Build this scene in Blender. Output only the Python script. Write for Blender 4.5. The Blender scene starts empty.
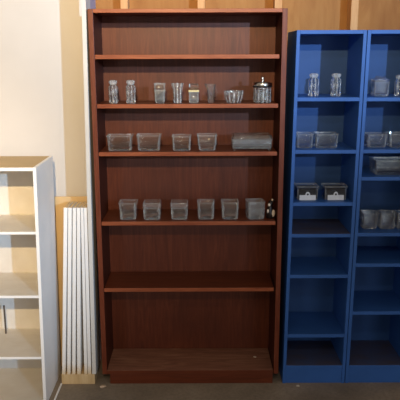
import bpy, bmesh, math, random
from mathutils import Matrix, Vector
random.seed(7)
SC = bpy.context.scene
C = SC.collection
PI = math.pi

# ------------------------------------------------------------------ materials
def srgb(r, g, b):
    def f(c):
        c /= 255.0
        return c / 12.92 if c <= .04045 else ((c + .055) / 1.055) ** 2.4
    return (f(r), f(g), f(b), 1)

def srgbm(k, *c):
    v = srgb(*c)
    k = k if isinstance(k, tuple) else (k, k, k)
    return (v[0] * k[0], v[1] * k[1], v[2] * k[2], 1)

def new_mat(name):
    m = bpy.data.materials.new(name); m.use_nodes = True
    nt = m.node_tree
    for n in list(nt.nodes): nt.nodes.remove(n)
    out = nt.nodes.new('ShaderNodeOutputMaterial')
    b = nt.nodes.new('ShaderNodeBsdfPrincipled')
    nt.links.new(b.outputs[0], out.inputs[0])
    return m, nt, b, out

def ramp(nt, fac, stops):
    r = nt.nodes.new('ShaderNodeValToRGB')
    e = r.color_ramp.elements
    while len(e) < len(stops): e.new(.5)
    for el, (p, c) in zip(e, stops): el.position = p; el.color = c
    nt.links.new(fac, r.inputs[0]); return r.outputs[0]

def coords(nt, scale=(1, 1, 1), kind='Object'):
    t = nt.nodes.new('ShaderNodeTexCoord'); m = nt.nodes.new('ShaderNodeMapping')
    m.inputs['Scale'].default_value = scale
    nt.links.new(t.outputs[kind], m.inputs[0]); return m.outputs[0]

def noise(nt, vec, scale, detail=4, rough=.55, dist=0):
    n = nt.nodes.new('ShaderNodeTexNoise')
    n.inputs['Scale'].default_value = scale; n.inputs['Detail'].default_value = detail
    n.inputs['Roughness'].default_value = rough; n.inputs['Distortion'].default_value = dist
    nt.links.new(vec, n.inputs['Vector']); return n.outputs['Fac']

def mixc(nt, fac, a, b):
    m = nt.nodes.new('ShaderNodeMix'); m.data_type = 'RGBA'
    for k, v in ((0, fac), (6, a), (7, b)):
        if hasattr(v, 'links'): nt.links.new(v, m.inputs[k])
        else: m.inputs[k].default_value = v
    return m.outputs[2]

def bump(nt, b, h, strength=.1, dist=.002):
    n = nt.nodes.new('ShaderNodeBump'); n.inputs['Strength'].default_value = strength
    n.inputs['Distance'].default_value = dist
    nt.links.new(h, n.inputs['Height']); nt.links.new(n.outputs[0], b.inputs['Normal'])

def wood_mat(name, dark, mid, light, scale=(14, 14, 1.4), rough=.5, blotch=None, spec=.3):
    m, nt, b, _ = new_mat(name)
    v = coords(nt, scale)
    f = noise(nt, v, 3.2, 6, .62, 1.2)
    col = ramp(nt, f, [(.30, dark), (.5, mid), (.72, light)])
    if blotch:
        f2 = noise(nt, coords(nt, (1.5, 1.5, 1)), 2.2, 3)
        col = mixc(nt, ramp(nt, f2, [(.45, (0, 0, 0, 1)), (.75, (.6, .6, .6, 1))]), col, blotch)
    nt.links.new(col, b.inputs['Base Color'])
    b.inputs['Roughness'].default_value = rough
    b.inputs['Specular IOR Level'].default_value = spec
    bump(nt, b, f, .08, .001)
    return m

def paint_mat(name, col, var=.06, rough=.55, scale=6, spec=.3, dirt=None, dirt_amt=.5):
    m, nt, b, _ = new_mat(name)
    f = noise(nt, coords(nt), scale, 4)
    d = tuple(c * (1 - var) for c in col[:3]) + (1,)
    l = tuple(min(1, c * (1 + var)) for c in col[:3]) + (1,)
    c = ramp(nt, f, [(.35, d), (.65, l)])
    if dirt:
        f2 = noise(nt, coords(nt, (1, 1.6, 1)), 9, 5, .6)
        a = dirt_amt
        c = mixc(nt, ramp(nt, f2, [(.32, (a, a, a, 1)), (.68, (min(1, a + .3),) * 3 + (1,))]), c, dirt)
    nt.links.new(c, b.inputs['Base Color'])
    b.inputs['Roughness'].default_value = rough
    b.inputs['Specular IOR Level'].default_value = spec
    return m

def glass_mat(name, tint=(.975, .985, .985), haze=.010, hazecol=(.8, .82, .82), gloss=.03, edge=.85):
    m, nt, b, out = new_mat(name)
    nt.nodes.remove(b)
    tr = nt.nodes.new('ShaderNodeBsdfTransparent'); tr.inputs[0].default_value = (*tint, 1)
    gl = nt.nodes.new('ShaderNodeBsdfGlossy'); gl.inputs['Roughness'].default_value = gloss
    gl.inputs[0].default_value = (1, 1, 1, 1)
    lw = nt.nodes.new('ShaderNodeLayerWeight'); lw.inputs[0].default_value = .32
    mr = nt.nodes.new('ShaderNodeMapRange')
    mr.inputs[1].default_value = 0; mr.inputs[2].default_value = 1
    mr.inputs[3].default_value = .015; mr.inputs[4].default_value = edge
    nt.links.new(lw.outputs['Fresnel'], mr.inputs[0])
    m1 = nt.nodes.new('ShaderNodeMixShader')
    nt.links.new(mr.outputs[0], m1.inputs[0]); nt.links.new(tr.outputs[0], m1.inputs[1]); nt.links.new(gl.outputs[0], m1.inputs[2])
    df = nt.nodes.new('ShaderNodeBsdfDiffuse'); df.inputs[0].default_value = (*hazecol, 1)
    m2 = nt.nodes.new('ShaderNodeMixShader')
    # pale diffuse haze, more where a slow noise is high
    f = noise(nt, coords(nt), 40, 3)
    mr2 = nt.nodes.new('ShaderNodeMapRange')
    mr2.inputs[1].default_value = .3; mr2.inputs[2].default_value = .7
    mr2.inputs[3].default_value = haze * .5; mr2.inputs[4].default_value = haze * 1.5
    nt.links.new(f, mr2.inputs[0]); nt.links.new(mr2.outputs[0], m2.inputs[0])
    nt.links.new(m1.outputs[0], m2.inputs[1]); nt.links.new(df.outputs[0], m2.inputs[2])
    nt.links.new(m2.outputs[0], out.inputs[0])
    return m

def simple(name, col, rough=.5, metal=0):
    m = paint_mat(name, col, .05, rough, 30)
    m.node_tree.nodes['Principled BSDF'].inputs['Metallic'].default_value = metal
    return m

M = {}
M['walnut'] = wood_mat('walnut_veneer', srgbm((.68, .53, .41), 100, 52, 34), srgbm((.68, .53, .41), 113, 60, 39), srgbm((.68, .53, .41), 128, 72, 48), (16, 16, 1.3), .45, srgbm((.5, .40, .32), 96, 50, 34))
M['walnut_side'] = wood_mat('walnut_side_panel', srgbm((.36, .24, .2), 84, 40, 26), srgbm((.36, .24, .2), 112, 57, 37), srgbm((.36, .24, .2), 136, 76, 50), (16, 16, 1.3), .5)  # sides darkened, shade of the inner faces put into the wood colour
M['walnut_x'] = wood_mat('walnut_board', srgbm((.64, .53, .45), 104, 54, 33), srgbm((.64, .53, .45), 122, 63, 39), srgbm((.64, .53, .45), 134, 73, 46), (1.3, 16, 16), .42)
M['walnut_edge'] = wood_mat('walnut_edge_band', srgbm((.82, .66, .53), 138, 74, 48), srgbm((.82, .66, .53), 158, 92, 62), srgbm((.82, .66, .53), 176, 108, 76), (1.5, 12, 12), .4)
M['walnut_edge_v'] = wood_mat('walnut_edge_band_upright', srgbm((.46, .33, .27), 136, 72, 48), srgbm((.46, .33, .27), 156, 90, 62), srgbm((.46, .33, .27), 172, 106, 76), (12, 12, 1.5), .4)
M['walnut_dusty'] = wood_mat('walnut_dusty', srgbm((1.5, 1.6, 1.9), 100, 62, 44), srgbm((1.5, 1.6, 1.9), 120, 78, 56), srgbm((1.5, 1.6, 1.9), 140, 98, 72), (1.3, 9, 9), .7)
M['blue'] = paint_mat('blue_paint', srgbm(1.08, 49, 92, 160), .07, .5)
M['blue_back'] = paint_mat('blue_backing', srgbm(.8, 50, 88, 146), .06, .6)  # backing darker than the fronts, recess shade put into its colour
M['blue_dusty'] = paint_mat('blue_paint_dusty', srgb(48, 88, 150), .07, .8, dirt=srgb(84, 72, 70), dirt_amt=.5)
M['white'] = paint_mat('white_laminate', srgb(242, 240, 238), .02, .4)
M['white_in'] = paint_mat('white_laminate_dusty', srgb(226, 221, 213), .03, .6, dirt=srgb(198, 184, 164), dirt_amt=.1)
M['top_dust'] = paint_mat('dusty_tan_top', srgb(196, 172, 134), .05, .8)
M['tall_paint'] = paint_mat('worn_white_paint', srgbm(.78, 236, 232, 226), .04, .6)
M['plank_white'] = paint_mat('white_plank_paint', srgb(242, 240, 240), .03, .5)
M['raw'] = wood_mat('raw_pine', srgb(190, 158, 112), srgb(208, 178, 132), srgb(220, 194, 150), (10, 10, 1.5), .7)
M['tan'] = paint_mat('tan_hardboard', srgb(216, 184, 136), .04, .8)
M['ply'] = wood_mat('plywood', srgbm((.66, .62, .54), 178, 122, 66), srgbm((.66, .62, .54), 196, 140, 80), srgbm((.66, .62, .54), 208, 154, 94), (4, 4, .8), .7, srgbm((.66, .62, .54), 168, 110, 58))
M['stud'] = wood_mat('stud_pine', srgbm(.9, 204, 150, 98), srgbm(.9, 218, 166, 114), srgbm(.9, 228, 180, 130), (10, 10, 1), .7)
M['grey'] = paint_mat('grey_board', srgb(190, 176, 190), .05, .7)
M['chrome'] = simple('chrome', (.75, .74, .72, 1), .18, 1)
M['black'] = simple('black_band', (.012, .011, .011, 1), .4)
M['gold'] = simple('cream_band', srgb(232, 214, 160), .4)
M['label'] = paint_mat('label_card', srgb(208, 210, 214), .04, .6, 60)
M['ink'] = simple('label_print', srgb(40, 42, 50), .6)
M['darkcard'] = simple('dark_sleeve', srgb(34, 34, 42), .5)
M['fig_white'] = simple('cream_glaze', srgb(226, 206, 184), .35)
M['fig_dark'] = simple('dark_glaze', srgb(30, 20, 16), .35)
M['rod'] = simple('dark_rod', srgb(84, 74, 66), .6)
M['scrap'] = simple('pale_scrap', srgb(200, 176, 150), .8)
M['pebble'] = simple('white_pebble', srgb(214, 204, 190), .7)
M['glass_frost'] = glass_mat('frosted_glass', haze=.07, hazecol=(.72, .75, .76))

def thick_glass(name, haze, hazecol, share=.5, edge=.9):
    """refracting glass body under a sharper surface sheen, with a pale haze mixed in"""
    m = glass_mat(name, haze=haze, hazecol=hazecol, gloss=.035, edge=edge)
    nt = m.node_tree
    out = next(n for n in nt.nodes if n.type == 'OUTPUT_MATERIAL')
    prev = out.inputs[0].links[0].from_socket
    b = nt.nodes.new('ShaderNodeBsdfGlass')
    b.inputs['Color'].default_value = (.99, 1, .995, 1); b.inputs['Roughness'].default_value = .015; b.inputs['IOR'].default_value = 1.42
    mx = nt.nodes.new('ShaderNodeMixShader'); mx.inputs[0].default_value = share
    nt.links.new(prev, mx.inputs[1]); nt.links.new(b.outputs[0], mx.inputs[2]); nt.links.new(mx.outputs[0], out.inputs[0])
    return m
M['glass_rib_glint'] = glass_mat('glass_rib_glint', haze=.26, hazecol=(.88, .9, .9), edge=.9)  # bright streaks on the ribs painted in as white haze
M['glass_edge_glint'] = glass_mat('glass_edge_glint', haze=.15, hazecol=(.86, .88, .86), edge=.9)  # edge highlights painted in as a pale haze
M['glass'] = thick_glass('clear_glass', .01, (.85, .83, .8), .45)
M['glass_mid'] = thick_glass('pressed_glass', .035, (.88, .85, .79), .5)
M['glass_cut'] = thick_glass('cut_glass', .012, (.9, .92, .95), .35, .8)

# concrete floor
def floor_mat():
    m, nt, b, _ = new_mat('brown_concrete')
    v = coords(nt, (1, 1, 1))
    f = noise(nt, v, 3.0, 6, .6); g = noise(nt, v, 60, 3, .6)
    c = ramp(nt, f, [(.3, srgb(124, 112, 97)), (.55, srgb(150, 136, 119)), (.75, srgb(172, 157, 138))])
    c = mixc(nt, ramp(nt, g, [(.4, (0, 0, 0, 1)), (.7, (.35, .35, .35, 1))]), c, srgb(100, 89, 77))
    nt.links.new(c, b.inputs['Base Color']); b.inputs['Roughness'].default_value = .75
    bump(nt, b, g, .2, .002); return m
M['floor'] = floor_mat()

M['wall'] = paint_mat('white_drywall', srgbm(.78, 234, 228, 222), .02, .7, 5, .15)

# planks: white paint, the lower ends left raw and dirty
def plank_mat():
    m, nt, b, _ = new_mat('plank_paint_raw_foot')
    t = nt.nodes.new('ShaderNodeTexCoord'); s = nt.nodes.new('ShaderNodeSeparateXYZ')
    nt.links.new(t.outputs['Object'], s.inputs[0])
    f = noise(nt, coords(nt, (40, 10, 6)), 2, 3)
    ad = nt.nodes.new('ShaderNodeMath'); ad.operation = 'MULTIPLY_ADD'
    nt.links.new(f, ad.inputs[0]); ad.inputs[1].default_value = .12; nt.links.new(s.outputs['Z'], ad.inputs[2])
    mr = nt.nodes.new('ShaderNodeMapRange'); mr.inputs[1].default_value = .11; mr.inputs[2].default_value = .18
    nt.links.new(ad.outputs[0], mr.inputs[0])
    nt.links.new(mixc(nt, mr.outputs[0], srgb(222, 196, 156), srgb(240, 238, 236)), b.inputs['Base Color'])
    b.inputs['Roughness'].default_value = .5; return m
M['plank'] = plank_mat()

# ------------------------------------------------------------------ mesh helpers
def finish(name, bm, mat, parent=None, bevel=0, smooth=False, mats=None):
    bmesh.ops.recalc_face_normals(bm, faces=bm.faces)
    me = bpy.data.meshes.new(name); bm.to_mesh(me); bm.free()
    for m_ in (mats or [mat]): me.materials.append(m_)
    o = bpy.data.objects.new(name, me); C.objects.link(o)
    if parent: o.parent = parent
    if smooth:
        for p in me.polygons: p.use_smooth = True
        md = o.modifiers.new('edges', 'EDGE_SPLIT'); md.split_angle = math.radians(38)
    if bevel:
        md = o.modifiers.new('bevel', 'BEVEL'); md.width = bevel; md.segments = 2; md.limit_method = 'ANGLE'
    return o

def add_box(bm, x0, x1, y0, y1, z0, z1, rack=0, mi=None):
    vs = [bm.verts.new((x + rack * z, y, z)) for z in (z0, z1) for y in (y0, y1) for x in (x0, x1)]
    fs = [(0, 2, 3, 1), (4, 5, 7, 6), (0, 1, 5, 4), (2, 6, 7, 3), (0, 4, 6, 2), (1, 3, 7, 5)]
    out = []
    for f in fs:
        q = bm.faces.new([vs[i] for i in f]); out.append(q)
    return out

def box(name, x0, x1, y0, y1, z0, z1, mat, parent=None, rack=0, bevel=.0012, front=None, top=None):
    bm = bmesh.new()
    fs = add_box(bm, x0, x1, y0, y1, z0, z1, rack)
    mats = [mat]
    if front: mats.append(front); fs[2].material_index = len(mats) - 1
    if top: mats.append(top); fs[1].material_index = len(mats) - 1
    return finish(name, bm, mat, parent, bevel, mats=mats)

def loft(bm, loops, cap0=True, cap1=True):
    rows = [[bm.verts.new(p) for p in l] for l in loops]
    n = len(rows[0])
    grid = []
    for a, b in zip(rows, rows[1:]):
        row = []
        for i in range(n):
            j = (i + 1) % n
            row.append(bm.faces.new((a[i], a[j], b[j], b[i])))
        grid.append(row)
    if cap0: bm.faces.new(rows[0][::-1])
    if cap1: bm.faces.new(rows[-1])
    return grid

def rrect(hx, hy, r, z, k=4, cx=0, cy=0):
    r = min(r, hx * .999, hy * .999); pts = []
    for (sx, sy, a0) in ((1, 1, 0), (-1, 1, 90), (-1, -1, 180), (1, -1, 270)):
        for i in range(k + 1):
            a = math.radians(a0 + 90 * i / k)
            pts.append((cx + sx * (hx - r) + r * math.cos(a), cy + sy * (hy - r) + r * math.sin(a), z))
    return pts

def circ(r, z, n=24, cx=0, cy=0, flute=0, fn=12, rot=0):
    return [(cx + (r * (1 + flute * math.cos(fn * 2 * PI * i / n))) * math.cos(2 * PI * i / n + rot),
             cy + (r * (1 + flute * math.cos(fn * 2 * PI * i / n))) * math.sin(2 * PI * i / n + rot), z) for i in range(n)]

def thing(name, label, cat, loc=(0, 0, 0), rz=0, group=None):
    o = bpy.data.objects.new(name, None); C.objects.link(o)
    o.empty_display_size = .05
    o.location = loc; o.rotation_euler = (0, 0, rz)
    return tag(o, label, cat, group)

def tag(o, label, cat, group=None):
    o['label'] = label; o['category'] = cat
    if group: o['group'] = group
    return o

def struct(name, bm_or_obj):
    bm_or_obj['kind'] = 'structure'; return bm_or_obj

# ------------------------------------------------------------------ setting
WY = .252      # left wall face
BY = .55       # sheathing behind the bookcases
struct('floor', box('floor', -4, 3.2, -6.5, BY + .1, -.1, 0, M['floor'], bevel=0))
struct('wall_left', box('wall_left', -4, -.522, WY, BY + .1, 0, 2.75, M['wall'], bevel=0))
struct('wall_back', box('wall_back', -.5025, 3.2, BY, BY + .1, 0, 2.75, M['ply'], bevel=0))
struct('wall_return', box('wall_return', -.5215, -.503, WY + .005, BY - .001, 0, 2.75, M['grey'], bevel=0))
for k, x in enumerate((-.340, .063, .467, .868, 1.275)):
    struct('trim', box('trim_%d' % (k + 1), x - .019, x + .019, .46, BY - .0005, 0, 2.75, M['stud']))

# ------------------------------------------------------------------ walnut bookcase
t = thing('bookcase', 'tall wide walnut-brown open bookcase with five shelves, beside the blue shelving', 'bookcase')
H, hw, T, D = 1.8716, .455, .024, .2596
box('side_panel', -hw, -hw + T, 0, D, .055, H, M['walnut_side'], t, front=M['walnut_edge_v'])
box('side_panel', hw - T, hw, 0, D, .055, H, M['walnut_side'], t, front=M['walnut_edge_v'])
box('top_panel', -hw + T, hw - T, 0, D, H - .0175, H, M['walnut_x'], t, front=M['walnut_edge'])
box('back_panel', -hw + T, hw - T, D - .006, D, .055, H - .0175, M['walnut'], t, bevel=0)
SH = [1.668, 1.442, 1.215, .872, .527]
for z in SH:
    box('shelf', -.4295, .4215, .001, D - .007, z - .0195, z, M['walnut_x'], t, front=M['walnut_edge'])
box('bottom_shelf', -hw + T, hw - T - .003, .0005, D - .007, .056, .076, M['walnut_dusty'], t, front=M['walnut_x'])
box('plinth', -.417, .427, .003, D - .01, 0, .0555, M['walnut_x'], t)

# ------------------------------------------------------------------ blue bookcases
def blue_case(x0, label, shelves, dusty):
    t = thing('narrow_bookcase', label, 'bookcase', (x0, 0, 0), 0, 'narrow blue bookcases')
    W, H, T, D, r = .322, 1.775, .016, .303, .0115
    B = M['blue']
    box('side_panel', 0, T, 0, D, 0, H, B, t, r)
    box('side_panel', W - T, W, 0, D, 0, H, B, t, r)
    box('top_panel', T, W - T, 0, D, H - .017, H, B, t, r)
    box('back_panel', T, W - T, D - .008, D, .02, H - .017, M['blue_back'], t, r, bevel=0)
    for z in shelves:
        box('shelf', T, W - T, .001, D - .008, z - .018, z, B, t, r, top=M['blue_dusty'] if z in dusty else None)
    box('bottom_shelf', T, W - T, .001, D - .008, .082, .1, B, t, r, top=M['blue_dusty'])
    box('kickboard', T, W - T, .004, .02, 0, .082, B, t, r)
    return t
blue_case(.4785, 'narrow blue bookcase next to the walnut bookcase, with two white-labelled boxes', [1.470, 1.222, .965, .806, .594, .274], [.806])
blue_case(.8035, 'narrow blue bookcase at the right edge of the photo, cut off', [1.469, 1.223, 1.090, .810, .652, .397], [])

# ------------------------------------------------------------------ white shelf unit
t = thing('low_bookcase', 'low white laminate bookcase with open shelves in front of white wall', 'bookcase', (-.70, -.205, 0))
r = .017; W = .82; H = 1.178; T = .015; D = .333
Wm, Wi = M['white'], M['white_in']
box('side_panel', -T, 0, 0, D, 0, H, Wm, t, r)
box('side_panel', -W, -W + T, 0, D, 0, H, Wm, t, r)
box('top_panel', -W + T, -T, 0, D, H - .016, H, Wi, t, r, front=Wm, top=M['top_dust'])
box('back_panel', -W + T, -T, D - .006, D, .02, H - .016, Wi, t, r, bevel=0)
for z in (.880, .570, .258):
    box('shelf', -W + T, -T, .001, D - .006, z - .013, z, Wi, t, r, front=Wm)
box('bottom_shelf', -W + T, -T, .001, D - .006, .012, .028, Wi, t, r, front=Wm)

bm = bmesh.new()
loft(bm, [circ(.0045, z, 12) for z in (0, .004, .15, .154)])
o = finish('rod', bm, M['rod'], None, 0, True); o.location = (-.958, .06, .2585)
tag(o, 'short dark rod standing on the third shelf of the white bookcase', 'rod')

# ------------------------------------------------------------------ boards beside the corner
PL = [(-.665, -.647, -.614, -.5945), (-.639, -.621, -.5925, -.5735), (-.613, -.595, -.5705, -.5525),
      (-.587, -.568, -.5505, -.5325), (-.550, -.533, -.5315, -.5168), (-.531, -.5135, -.516, -.4995)]
names = ['leftmost white plank of the bundle on the pine block', 'second white plank from the left in the bundle on the pine block',
         'third white plank from the left in the bundle on the pine block', 'third white plank from the right in the bundle on the pine block',
         'second white plank from the right, after the widest gap in the bundle', 'rightmost white plank of the bundle, nearest the walnut bookcase']
for (a, b, c, d), lab in zip(PL, names):
    bm = bmesh.new(); ztop = .940; vs = []
    for (x0, x1, y0, y1, z) in ((a, b, 0, .105, .0555), (c, d, .014, .150, ztop)):
        for y in (y0, y1):
            for x in (x0 + .0004, x1 - .0004): vs.append(bm.verts.new((x, y, z)))
    for i, f in enumerate([(0, 2, 3, 1), (4, 5, 7, 6), (0, 1, 5, 4), (2, 6, 7, 3), (0, 4, 6, 2), (1, 3, 7, 5)]):
        q = bm.faces.new([vs[k] for k in f]); q.material_index = 1 if i == 1 else 0
    o = finish('plank', bm, None, None, .0012, mats=[M['plank'], M['raw']])
    tag(o, lab, 'plank', 'white planks leaning by the corner')
bm = bmesh.new(); vs = []
for (x0, x1, y0, y1, z) in ((-.5085, -.4885, .001, .105, .0555), (-.4762, -.4562, .006, .135, 2.35)):
    for y in (y0, y1):
        for x in (x0, x1): vs.append(bm.verts.new((x, y, z)))
for f in [(0, 2, 3, 1), (4, 5, 7, 6), (0, 1, 5, 4), (2, 6, 7, 3), (0, 4, 6, 2), (1, 3, 7, 5)]:
    bm.faces.new([vs[k] for k in f])
o = finish('tall_plank', bm, M['tall_paint'], None, .0012)
tag(o, 'very tall white plank rising past the top of the walnut bookcase at its left side', 'plank')
o = box('wood_block', -.668, -.4965, .001, .115, 0, .055, M['raw'])
tag(o, 'raw pine block lying on the floor under the white planks', 'block')
o = box('hardboard_sheet', -.80, -.525, .195, .203, 0, .955, M['tan'])
tag(o, 'tan hardboard sheet standing against the wall behind the white planks', 'board')
o = box('trim_strip', -.674, -.666, -.16, -.002, 0, .008, M['plank_white'])
o.rotation_euler = (0, 0, 0)
tag(o, 'thin pale wood strip on the floor beside the white bookcase', 'strip')

# ------------------------------------------------------------------ glassware
def dish(name, hx, hy, h, label, loc, mat='glass', flare=.9, r=.012, wall=.004, base=.012, rim=.003, group=None, rz=0, cat='dish', waist=None):
    """thick rectangular glass vessel: outer wall, rolled rim, inner wall, heavy base"""
    L = [rrect(hx * flare - .004, hy * flare - .004, r, 0), rrect(hx * flare, hy * flare, r, .004)]
    if waist:
        for (zf, s) in waist: L.append(rrect(hx * s, hy * s, r, h * zf))
    L += [rrect(hx - .001, hy - .001, r, h - 2.2 * rim), rrect(hx + .0015, hy + .0015, r + .001, h - rim), rrect(hx, hy, r, h)]
    L += [rrect(hx - wall, hy - wall, r * .8, h)]
    if waist:
        for (zf, s) in reversed(waist):
            if h * zf > base: L.append(rrect(hx * s - wall, hy * s - wall, r * .8, h * zf))
    L += [rrect(hx * flare - wall - .001, hy * flare - wall - .001, r * .8, base + .004),
          rrect(hx * flare - wall - .006, hy * flare - wall - .006, r * .6, base)]
    bm = bmesh.new(); grid = loft(bm, L)
    nw = len(waist) if waist else 0
    for ri, row in enumerate(grid):                 # highlights painted as paler, hazier glass on corners, lip and foot
        for i, f in enumerate(row):
            if ri < 1 or (2 + nw <= ri <= 4 + nw) or (ri <= 1 + nw and i % 5 < 4): f.material_index = 1
    o = finish(name, bm, None, None, 0, True, mats=[M[mat], M['glass_edge_glint']]); o.location = loc; o.rotation_euler = (0, 0, rz)
    if label: tag(o, label, cat, group)
    return o

def lathe_vessel(profile, inner, n=24, flute=0, fn=12, rot=0):
    L = [circ(r, z, n, flute=flute if f else 0, fn=fn, rot=rot) for r, z, f in profile]
    L += [circ(r, z, n, rot=rot) for r, z in inner]
    bm = bmesh.new(); grid = loft(bm, L)
    if flute:
        per = n // fn
        for ri, row in enumerate(grid):
            for i, f in enumerate(row):
                if ri < len(profile) - 1 and (i % per in (0, per - 1)): f.material_index = 1  # flute peaks take the glass with the painted highlight
    return bm

e = .0004
G2 = 'small glass vessels on the second shelf of the walnut bookcase'
z2 = SH[1] + e
def shaker(label, loc, group, rz=0, w=.0225, h=.108):
    t = thing('glass_shaker', label, 'shaker', loc, rz, group)
    s = w / .0225; k = h / .108
    prof = [(.0190, 0, 0), (.0215, .004, 0), (.0215, .012, 0), (.0195, .016, 0), (.0210, .040, 0), (.0222, .072, 0), (.0195, .080, 0), (.0150, .086, 0), (.0170, .0875, 0)]
    inn = [(.0140, .0875), (.0130, .084), (.0165, .076), (.0185, .068), (.0170, .04), (.0150, .022), (.012, .018)]
    b = lathe_vessel([(a * s, z * k, 1 if .005 < z < .084 else 0) for a, z, f in prof], [(a * s, z * k) for a, z in inn], 48, .05, 8)
    finish('body', b, None, t, 0, True, mats=[M['glass_cut'], M['glass_rib_glint']])
    b = bmesh.new()
    loft(b, [circ(a * s, z * k, 16, flute=.06, fn=8) for a, z in ((.0125, .087), (.0165, .091), (.0190, .098), (.0185, .104), (.0125, .108))])
    o = finish('stopper', b, M['glass_rib_glint'], t, 0, True); o['label'] = 'faceted glass stopper with painted-in highlights'
    return t
shaker('panelled glass shaker at the left end of the walnut second shelf', (-.360, .07, z2), G2)
shaker('panelled glass shaker second from the left on the walnut second shelf', (-.276, .07, z2), G2, .3, .0235)

# square tumbler with frosted lower body
t = thing('square_tumbler', 'square glass tumbler with frosted lower half, third on its shelf', 'glass', (-.137, .07, z2), 0, G2)
o = dish('body', .0265, .0265, .094, None, (0, 0, 0), 'glass_mid', .86, .006, .0035, .012, waist=[(.68, .93), (.72, .99)]); o.parent = t
o = dish('frosted_band', .0262, .0262, .056, None, (0, 0, .006), 'glass_frost', .9, .006, .001, .004); o.parent = t
o['label'] = 'frosted lower band'

# flared vase
b = lathe_vessel([(.0185, 0, 0), (.0200, .004, 0), (.0195, .04, 1), (.0215, .062, 1), (.0265, .084, 1), (.0285, .093, 1)],
                 [(.0262, .0935), (.0235, .082), (.0185, .062), (.0165, .045), (.0160, .016), (.012, .013)], 32, .05, 8)
o = finish('flared_vase', b, None, None, 0, True, mats=[M['glass_cut'], M['glass_rib_glint']]); o.location = (-.053, .07, z2)
tag(o, 'small fluted glass vase flaring at the rim, between tumbler and cream-banded jar', 'vase', G2)

# jar with cream band and domed stopper
t = thing('stoppered_jar', 'small glass jar with a cream band and square stopper', 'jar', (.025, .07, z2), 0, G2)
o = dish('body', .0245, .0245, .052, None, (0, 0, 0), 'glass_frost', .93, .006, .0035, .01); o.parent = t
o = box('band', -.0252, .0252, -.0252, .0252, .0525, .0600, M['gold'], t, bevel=.002); o['label'] = 'cream-coloured band'
b = bmesh.new()
loft(b, [rrect(.016, .016, .004, .0602), rrect(.0145, .0145, .004, .066), rrect(.0225, .0225, .006, .072), rrect(.0235, .0235, .006, .084), rrect(.018, .018, .006, .0915)])
o = finish('stopper', b, M['glass_mid'], t, 0, True)

# creamer
t = thing('glass_creamer', 'small glass pitcher with a pouring lip, beside the cream-banded jar', 'pitcher', (.105, .07, z2), 0, G2)
def lip(r, z, amt, n=32):
    pts = []
    for i in range(n):
        a = 2 * PI * i / n
        d = math.cos(a - PI)
        k = 1 + amt * max(0, d) ** 6
        pts.append((r * k * math.cos(a) + .002, r * k * math.sin(a), z + (.004 * amt * max(0, d) ** 4)))
    return pts
b = bmesh.new()
loft(b, [lip(.0135, 0, 0), lip(.0155, .004, 0), lip(.0165, .03, 0), lip(.0195, .055, 0), lip(.0200, .068, .05), lip(.0225, .082, .35), lip(.0235, .089, .45),
         lip(.0210, .089, .42), lip(.0185, .076, .15), lip(.0165, .055, 0), lip(.0135, .03, 0), lip(.0115, .014, 0)])
finish('body', b, M['glass_mid'], t, 0, True)
b = bmesh.new(); L = []
for i in range(13):
    a = PI / 2 - PI * i / 12
    c = (.0190 + .010 * math.cos(a), 0, .050 + .021 * math.sin(a))
    n_ = Vector((math.cos(a), 0, math.sin(a)))
    L.append([tuple(Vector(c) + n_ * .0025 * math.cos(q) + Vector((0, 1, 0)) * .003 * math.sin(q)) for q in [2 * PI * j / 8 for j in range(8)]])
loft(b, L); finish('handle', b, M['glass_mid'], t, 0, True)

# cut glass bowl
b = lathe_vessel([(.030, 0, 0), (.034, .003, 0), (.0405, .022, 1), (.0435, .040, 1), (.0450, .054, 1), (.0440, .057, 1)],
                 [(.0405, .056), (.0390, .040), (.0350, .020), (.030, .010)], 72, .05, 12)
o = finish('cut_glass_bowl', b, None, None, 0, True, mats=[M['glass_cut'], M['glass_rib_glint']]); o.location = (.216, .07, z2)
tag(o, 'low round cut-glass bowl left of the chrome-lidded jar', 'bowl', G2)

# chrome lidded jar
t = thing('lidded_jar', 'round ribbed glass jar with a shiny chrome lid and knob', 'jar', (.353, .07, z2), 0, G2)
b = lathe_vessel([(.038, 0, 0), (.0415, .004, 0), (.0405, .012, 1), (.0405, .066, 1), (.0395, .072, 0)],
                 [(.036, .072), (.0365, .012), (.030, .009)], 72, .045, 12)
finish('body', b, None, t, 0, True, mats=[M['glass_cut'], M['glass_rib_glint']])
b = bmesh.new(); loft(b, [circ(a, z, 40) for a, z in ((.0415, .0725), (.0465, .0735), (.0470, .0775), (.0455, .0785))])
o = finish('rim', b, M['black'], t, 0, True); o['label'] = 'black rim'
b = bmesh.new(); loft(b, [circ(a, z, 40) for a, z in ((.0445, .0787), (.0455, .081), (.0455, .0905), (.042, .0955), (.020, .0985), (.012, .099))])
o = finish('lid', b, M['chrome'], t, 0, True); o['label'] = 'chrome lid'
b = bmesh.new(); loft(b, [circ(a, z, 20) for a, z in ((.0045, .0985), (.0042, .106), (.0072, .111), (.0076, .116), (.0055, .121), (.002, .1225))])
finish('knob', b, M['chrome'], o, 0, True)

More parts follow.
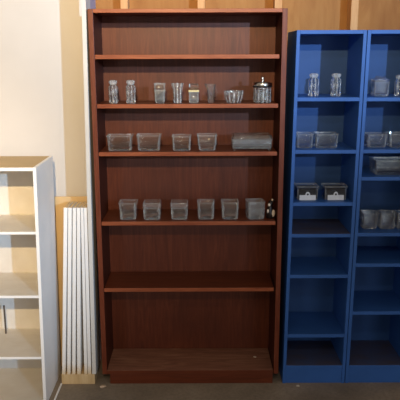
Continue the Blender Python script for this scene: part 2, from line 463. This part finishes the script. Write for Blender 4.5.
# third shelf: rectangular dishes
G3 = 'rectangular glass dishes on the third shelf of the walnut bookcase'
z3 = SH[2] + e
dish('glass_dish', .062, .042, .075, 'clear rectangular glass dish at the left end of the walnut third shelf', (-.333, .07, z3), 'glass', .9, .010, .004, .012, group=G3)
dish('glass_dish', .059, .042, .077, 'clear rectangular glass dish second from the left on the walnut third shelf', (-.193, .07, z3), 'glass', .88, .010, .004, .013, group=G3)
dish('glass_dish', .046, .042, .073, 'squarish clear glass dish in the middle of the walnut third shelf', (-.035, .07, z3), 'glass', .92, .008, .004, .014, group=G3)
dish('glass_dish', .048, .042, .077, 'squarish glass dish with thick bright base, left of the long glass casserole', (.088, .07, z3), 'glass_mid', .84, .009, .004, .016, group=G3, waist=[(.30, .86), (.36, .93)])
t = thing('glass_casserole', 'long rectangular glass casserole on little feet, right end of its shelf', 'casserole', (.304, .075, z3), 0, G3)
o = dish('body', .097, .052, .046, None, (0, 0, .009), 'glass_frost', .96, .008, .004, .010, waist=[(.45, .965), (.5, .985), (.62, .985), (.68, .97)]); o.parent = t
b = bmesh.new()
loft(b, [rrect(.099, .054, .008, .0555), rrect(.0995, .0545, .008, .060), rrect(.095, .050, .010, .071), rrect(.090, .045, .012, .0755),
         rrect(.086, .041, .010, .0745), rrect(.090, .046, .008, .066), rrect(.093, .049, .008, .0575)], True, True)
o = finish('lid', b, M['glass_mid'], t, 0, True)
for sx in (-1, 1):
    for sy in (-1, 1):
        b = bmesh.new(); loft(b, [circ(a, z, 12, sx * .084, sy * .040) for a, z in ((.006, 0), (.008, .003), (.009, .0095))])
        finish('foot', b, M['glass'], t, 0, True)

# fourth shelf: six square jars and a figurine
G4 = 'square glass jars on the fourth shelf of the walnut bookcase'
z4 = SH[3] + e
def jar(cx, w, h, label, lid=False, mat='glass_mid', flare=.9, rz=0):
    t = thing('square_glass_jar', label, 'jar', (cx, .068, z4), rz, G4)
    hb = h * .72 if lid else h
    o = dish('body', w / 2, w / 2, hb, None, (0, 0, 0), mat, flare, .010, .007, .018, waist=[(.25, flare + .02), (.6, flare + .06)], ); o.parent = t
    if lid:
        b = bmesh.new(); k = w / 2
        loft(b, [rrect(k * .88, k * .88, .008, hb + .0003), rrect(k * 1.02, k * 1.02, .008, hb + .003), rrect(k * 1.02, k * 1.02, .008, h - .006), rrect(k * .95, k * .95, .008, h)])
        finish('lid', b, M['glass_frost'], t, 0, True)
    return t
jar(-.303, .090, .087, 'square glass jar at the left end of the row of six', False, 'glass_mid', .86)
jar(-.185, .086, .087, 'square lidded glass jar second from the left in the row of six', True, 'glass_mid', .94)
jar(-.050, .084, .086, 'square lidded glass jar third from the left in the row of six', True, 'glass_mid', .93)
jar(.082, .085, .088, 'square open glass jar fourth from the left in the row of six', False, 'glass_mid', .90)
jar(.201, .086, .088, 'square open glass jar fifth from the left in the row of six', False, 'glass_mid', .90)
jar(.327, .086, .090, 'frosted square glass jar beside the dark figurine, last of six', False, 'glass_frost', .92, .12)

t = thing('figurine', 'small dark figurine with cream patches at the end of the jar row', 'figurine', (.4035, .06, z4)); t.scale = (1.18, 1.1, 1.06)
b = bmesh.new()
loft(b, [circ(a, z, 16, cx, 0) for a, z, cx in ((.014, 0, -.002), (.0165, .004, -.002), (.0150, .03, -.003), (.0125, .048, -.003), (.0085, .056, -.002), (.010, .064, -.001), (.011, .072, 0), (.008, .082, 0), (.003, .087, 0))])
finish('body', b, M['fig_dark'], t, 0, True)
def blob(name, mat, cx, cy, cz, rx, ry, rz_, par):
    b = bmesh.new(); bmesh.ops.create_uvsphere(b, u_segments=12, v_segments=8, radius=1)
    for v in b.verts: v.co = Vector((v.co.x * rx + cx, v.co.y * ry + cy, v.co.z * rz_ + cz))
    return finish(name, b, mat, par, 0, True)
blob('arm', M['fig_white'], .0105, -.010, .026, .0075, .007, .018, t)['label'] = 'cream arm'
blob('ear', M['fig_white'], .006, -.002, .088, .004, .003, .006, t)['label'] = 'cream tip'
blob('arm', M['fig_white'], -.012, -.010, .036, .0045, .005, .010, t)['label'] = 'cream arm'
blob('ear', M['fig_dark'], .014, -.002, .084, .005, .004, .005, t)
blob('face', M['fig_white'], -.007, -.0085, .066, .0060, .005, .0075, t)['label'] = 'cream face patch'

# blue bookcase one
GA = 'glass shakers in the blue bookcase'
shaker('panelled glass shaker on the top blue shelf, left of the pair', (.602, .10, 1.4704), GA, .2, .026, .108)
shaker('panelled glass shaker on the top blue shelf, right of the pair', (.710, .10, 1.4704), GA, 0, .026, .108)
GB = 'glass dishes in the blue bookcase'
dish('glass_dish', .041, .05, .070, 'small clear glass dish at left on the second blue shelf', (.562, .10, 1.2224), 'glass', .92, .008, .004, .012, group=GB)
dish('glass_dish', .056, .05, .070, 'wider clear glass dish at right on the second blue shelf', (.668, .10, 1.2224), 'glass', .92, .008, .004, .012, group=GB)

def labelled(cx, w, label):
    t = thing('labelled_box', label, 'box', (cx, .085, .9654), 0, 'boxes with white labels')
    k = w / 2
    o = dish('tray', k, .045, .071, None, (0, 0, 0), 'glass', .90, .006, .003, .008, waist=[(.8, .92), (.86, .96)]); o.parent = t
    b = bmesh.new()
    loft(b, [rrect(k * .84, .036, .004, .0085), rrect(k * .86, .038, .004, .056), rrect(k * .80, .034, .004, .060)])
    finish('sleeve', b, M['darkcard'], t, 0, True)['label'] = 'dark inner sleeve'
    # white label with a round tab
    b = bmesh.new()
    pts = [(-.040, .002), (.040, .002), (.040, .028), (.0115, .028)]
    pts += [(.0115 * math.cos(a), .028 + .0165 * math.sin(a)) for a in [PI * i / 10 for i in range(1, 10)]]
    pts += [(-.0115, .028), (-.040, .028)]
    loft(b, [[(x, -.0462, z) for x, z in pts], [(x, -.0452, z) for x, z in pts]])
    lb = finish('label', b, M['label'], t); lb['label'] = 'white card label with a round tab'
    b = bmesh.new()
    loft(b, [[(.0052 * math.cos(a), y, .0315 + .0052 * math.sin(a)) for a in [2 * PI * i / 14 for i in range(14)]] for y in (-.0466, -.0460)])
    finish('emblem', b, M['ink'], lb)['label'] = 'dark round mark'
    return t
labelled(.582, .112, 'dark box with a white label, left one on the third blue shelf')
labelled(.720, .116, 'dark box with a white label, right one on the third blue shelf')

# blue bookcase two
GC = 'glassware in the right blue bookcase'
t = thing('square_glass_jar', 'square lidded glass jar on the top shelf of the right blue bookcase', 'jar', (.922, .10, 1.4694), 0, GC)
o = dish('body', .0375, .0375, .070, None, (0, 0, 0), 'glass_mid', .94, .008, .004, .012); o.parent = t
b = bmesh.new(); loft(b, [rrect(.034, .034, .008, .0703), rrect(.0385, .0385, .008, .074), rrect(.0385, .0385, .008, .081), rrect(.022, .022, .008, .086), rrect(.020, .020, .008, .095)])
finish('lid', b, M['glass_mid'], t, 0, True)
shaker('panelled glass shaker at the photo edge on the top shelf of the right blue bookcase', (1.018, .10, 1.4694), GC, 0, .026, .1)
dish('glass_dish', .052, .05, .066, 'clear glass dish at left on the second shelf of the right blue bookcase', (.912, .10, 1.2234), 'glass_mid', .86, .012, .004, .014, group=GC)
dish('glass_dish', .052, .05, .068, 'clear glass dish cut by the photo edge, second shelf of the right blue bookcase', (1.021, .10, 1.2234), 'glass_mid', .88, .010, .004, .014, group=GC)
t = thing('glass_casserole', 'long glass casserole on the third shelf of the right blue bookcase', 'casserole', (.997, .095, 1.0904), 0, GC)
o = dish('body', .094, .06, .074, None, (0, 0, 0), 'glass', .93, .008, .005, .014); o.parent = t
jz = .8104
for cx, lab, fl in ((.905, 'square pressed-glass jar at left on the fourth shelf of the right blue bookcase', .86),
                    (.992, 'square pressed-glass jar in the middle on the fourth shelf of the right blue bookcase', .92),
                    (1.077, 'square pressed-glass jar cut by the photo edge, fourth shelf of the right blue bookcase', .90)):
    dish('pressed_glass_jar', .040, .040, .083, lab, (cx, .10, jz), 'glass_mid', fl, .009, .004, .014, group=GC, cat='jar', waist=[(.3, fl), (.7, fl + .05)])

# debris
def scrap(name, label, loc, s, mat, flat=.35):
    b = bmesh.new(); bmesh.ops.create_icosphere(b, subdivisions=2, radius=1)
    for v in b.verts:
        k = 1 + random.uniform(-.25, .25)
        v.co = Vector((v.co.x * s * k * 1.4, v.co.y * s * k, max(-.6, v.co.z * k) * s * flat))
    mn = min(v.co.z for v in b.verts)
    for v in b.verts: v.co.z -= mn
    o = finish(name, b, M[mat], None, 0, True); o.location = loc
    tag(o, label, 'scrap'); return o
scrap('paper_scrap', 'crumpled pale scrap on the floor by the foot of the walnut bookcase', (-.451, -.03, .0003), .013, 'scrap', .5)
scrap('pebble', 'tiny white pebble on the floor before the blue bookcase', (.554, -.033, .0003), .0065, 'pebble', .8)
scrap('paint_chip', 'tiny pale chip lying on the bottom shelf of the walnut bookcase', (.347, .145, .0763), .006, 'scrap', .4)

# ------------------------------------------------------------------ light
def spot(name, loc, aim, power, col, size, blend, radius):
    l = bpy.data.lights.new(name, 'SPOT'); l.energy = power; l.color = col
    l.spot_size = math.radians(size); l.spot_blend = blend; l.shadow_soft_size = radius
    o = bpy.data.objects.new(name, l); C.objects.link(o); o.location = loc
    o.rotation_euler = (Vector(aim) - Vector(loc)).to_track_quat('-Z', 'Y').to_euler()
    return o
WARM, COOL = (1, .73, .385), (.40, .66, 1)
WL, CL = (-.05, -3.9, 2.72), (4.6, -8.2, 2.95)      # a ceiling lamp; daylight from the far right
def area(name, loc, aim, sx, sy, power, col):
    l = bpy.data.lights.new(name, 'AREA'); l.energy = power; l.color = col
    l.shape = 'RECTANGLE'; l.size = sx; l.size_y = sy
    o = bpy.data.objects.new(name, l); C.objects.link(o); o.location = loc
    o.rotation_euler = (Vector(aim) - Vector(loc)).to_track_quat('-Z', 'Y').to_euler()
spot('warm_lamp', WL, (-1.0, 0, 2.0), 130, WARM, 68, 1, .035)
spot('warm_lamp_upper', WL, (-1.1, 0, 2.5), 430, WARM, 56, 1, .035)
spot('warm_lamp_right', WL, (.6, 0, 2.8), 290, WARM, 52, 1, .035)
spot('warm_lamp_left', WL, (-1.42, 0, .7), 350, WARM, 30, 1, .035)
spot('daylight', CL, (-1.3, 0, 2.3), 1950, COOL, 30, 1, .05)
spot('daylight_upper', CL, (.8, 0, 2.55), 2200, COOL, 20.5, 1, .05)
spot('daylight_left', CL, (-1.6, 0, .6), 800, COOL, 14, 1, .05)
area('glint_panel_right', (3.2, -7.2, 1.12), (.1, 0, 1.2), 2.2, 2.1, 38, (.75, .87, 1))  # unseen panel behind the camera, added for glass highlights and fill
area('glint_panel_left', (-2.4, -6.6, 1.1), (0, 0, 1.2), .9, 2.0, 18, (.88, .95, 1))  # second unseen panel, added to put more streaks in the glass
area('glint_strip', (.3, -3.2, 2.9), (.3, 0, 1.4), 1.2, .08, 7, (1, .9, .78))  # unseen overhead strip, added for a horizontal highlight on the glass
w = bpy.data.worlds.new('world'); SC.world = w; w.use_nodes = True
w.node_tree.nodes['Background'].inputs[0].default_value = (1, .82, .64, 1)
w.node_tree.nodes['Background'].inputs[1].default_value = .18

# ------------------------------------------------------------------ camera
cam = bpy.data.cameras.new('camera'); co = bpy.data.objects.new('camera', cam); C.objects.link(co)
cam.sensor_width = 36; cam.lens = 633.0041 * 36 / 400; cam.clip_start = .05
r2 = Vector((.99999267, -.00200959, -.00325845)); u2 = Vector((.003625, .22336201, .97472882)); d = Vector((.00123099, .97473349, -.22336766))
m = Matrix((( r2.x, u2.x, -d.x, .04903593), (r2.y, u2.y, -d.y, -2.99477594), (r2.z, u2.z, -d.z, 1.66594107), (0, 0, 0, 1)))
co.matrix_world = m
SC.camera = co
SC.view_settings.view_transform = 'Standard'; SC.view_settings.look = 'None'
SC.view_settings.gamma = 1; SC.view_settings.exposure = .3
